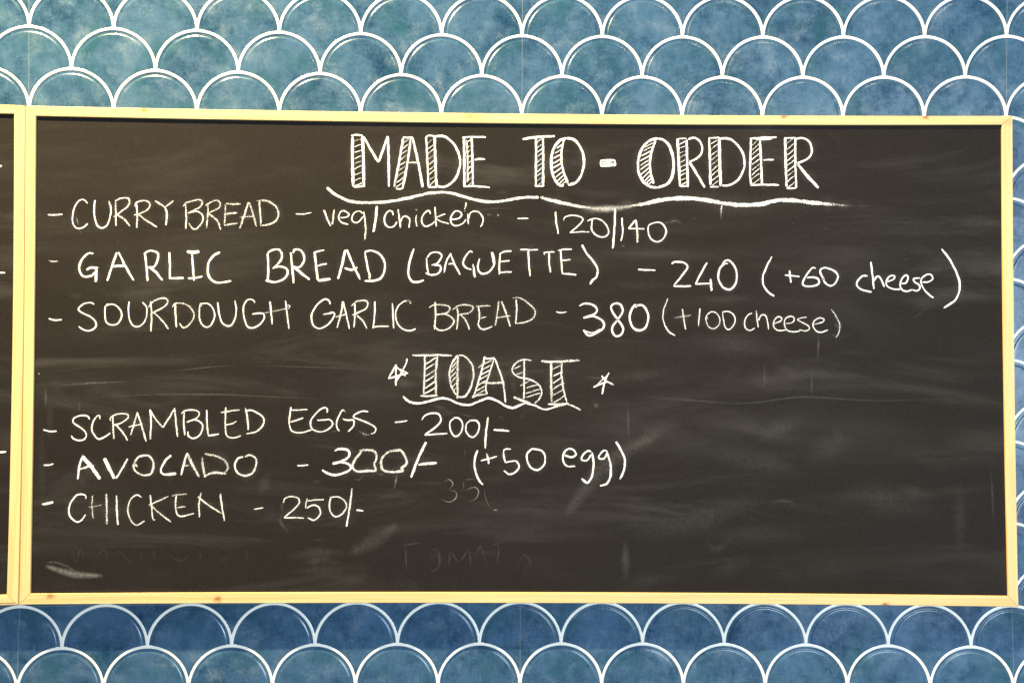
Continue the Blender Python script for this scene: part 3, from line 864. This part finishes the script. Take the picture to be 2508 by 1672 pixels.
def chalk(name, txt, parent, soft=False, label=None):
    V, F, U, D = [], [], [], []
    for (wd, pr, pts, s) in parse(txt):
        p0_, p1_ = pr
        c = catmull(pts, 1.5 if not soft else 4.0)
        if len(c) < 3:
            c = np.vstack([c[0], (c[0] + c[-1]) / 2, c[-1]])
        if not soft:                        # the small wobble of a hand
            ph = rng.uniform(0, 6)
            idx = np.arange(len(c))
            c = c + np.stack([np.sin(idx * .37 + ph), np.cos(idx * .31 + ph * 2)], 1) * 0.22
        layer[0] = (layer[0] + 1) % 400
        y = Y_FACE - (0.00008 if soft else 0.0003) - layer[0] * 0.0000005
        W = on_plane(c, y)
        m_px = -CAM[1] / F_PX * 0.985
        tan = np.gradient(W, axis=0)
        tan[:, 1] = 0
        tan /= np.linalg.norm(tan, axis=1)[:, None] + 1e-12
        nor = np.stack([-tan[:, 2], np.zeros(len(W)), tan[:, 0]], 1)
        L = np.concatenate([[0], np.cumsum(np.linalg.norm(np.diff(W, axis=0), axis=1))])
        hw = wd * m_px / 2 * (1.10 if not soft else 1.25)
        ph = rng.uniform(0, 20)
        wob = 1 + 0.10 * np.sin(L * 190 + ph) + 0.06 * np.sin(L * 520 + 2 * ph)
        e = np.minimum(L, L[-1] - L)
        if soft:
            cap = np.clip(e / max(L[-1] * 0.48, 1e-6), 0, 1) ** 0.9
            fade = cap if p0_ == p1_ else np.clip(e / max(L[-1] * 0.10, 1e-6), 0, 1)
            wid = hw * (0.45 + 0.55 * cap) * (1.5 if wd * s < 20 else 2.3)
        else:
            cap = np.sqrt(np.clip(1 - (1 - np.clip(e / (hw * 0.9), 0, 1)) ** 2, 0.10, 1))
            fade = 0.85 + 0.15 * np.clip(e / (hw * 4), 0, 1)
            fade = fade + 0.07 * np.sin(L * 70 + ph)
            wid = hw * cap * wob
        pl = p0_ + (p1_ - p0_) * L / L[-1]
        pr = p0_
        base = len(V)
        cols = (-1, 0, 1) if not soft else (-1, -.5, 0, .5, 1)
        nc = len(cols)
        for i in range(len(W)):
            for q in cols:
                V.append(W[i] + nor[i] * wid[i] * q)
                U.append((L[i], q))
                D.append(fade[i] * (pl[i] if not soft else pr * (0.22 if p0_ != p1_ and wd * s < 24 else 0.60 if pr > .41 else 0.21 if wd * s < 20 else 0.155)))
            if i:
                for j in range(nc - 1):
                    a = base + (i - 1) * nc + j
                    F.append((a, a + nc, a + nc + 1, a + 1))
    o = mesh_obj(name, to_local(np.array(V), parent), F, M_SMEAR if soft else M_CHALK, parent, U, D)
    o.visible_shadow = True
    if label:
        o['label'] = label
    return o


def dusty(txt):                             # loose dust beside the strokes
    out = []
    for ln in txt.replace('\n', ';').split(';'):
        w = ln.split()
        if not w or w[0] in WIN:
            out.append(ln)
        elif w[0] != 'h' and len(w) >= 5:
            out.append('%g@0.11 ' % (max(float(w[0].partition('@')[0]) * 2.6, 40)) + ' '.join(w[1:]))
    return ';'.join(out)


chalk('chalk_dust', '\n'.join([dusty(TEXT['heading']), dusty(TEXT['underline']), dusty(TEXT['subheading'])] + [dusty(t) for _, t in TEXT['menu_line']]),
      board, soft=True, label='loose chalk dust around the writing')
chalk('erased_lettering', TEXT['smear'], board, soft=True, label='faint smears and ghost writing of erased chalk')
chalk('heading_lettering', TEXT['heading'], board, label='large hatched capitals reading MADE TO-ORDER')
chalk('wavy_underline', TEXT['underline'], board, label='thick wavy chalk line, half wiped away, under MADE TO-ORDER')
for words, txt in TEXT['menu_line']:
    chalk('menu_lettering', txt, board, label='handwritten chalk line of %s with its price' % words)
chalk('subheading_lettering', TEXT['subheading'], board, label='hatched capitals reading TOAST')
chalk('wavy_underline', TEXT['wavy_line'], board, label='thin wavy chalk line under TOAST')
for side, txt in TEXT['star']:
    chalk('chalk_star', txt, board, label='small scribbled star %s TOAST' % ('before' if side == 'left' else 'after'))
chalk('menu_lettering', LEFT, board2, label='chalk dash ends at the board edge')
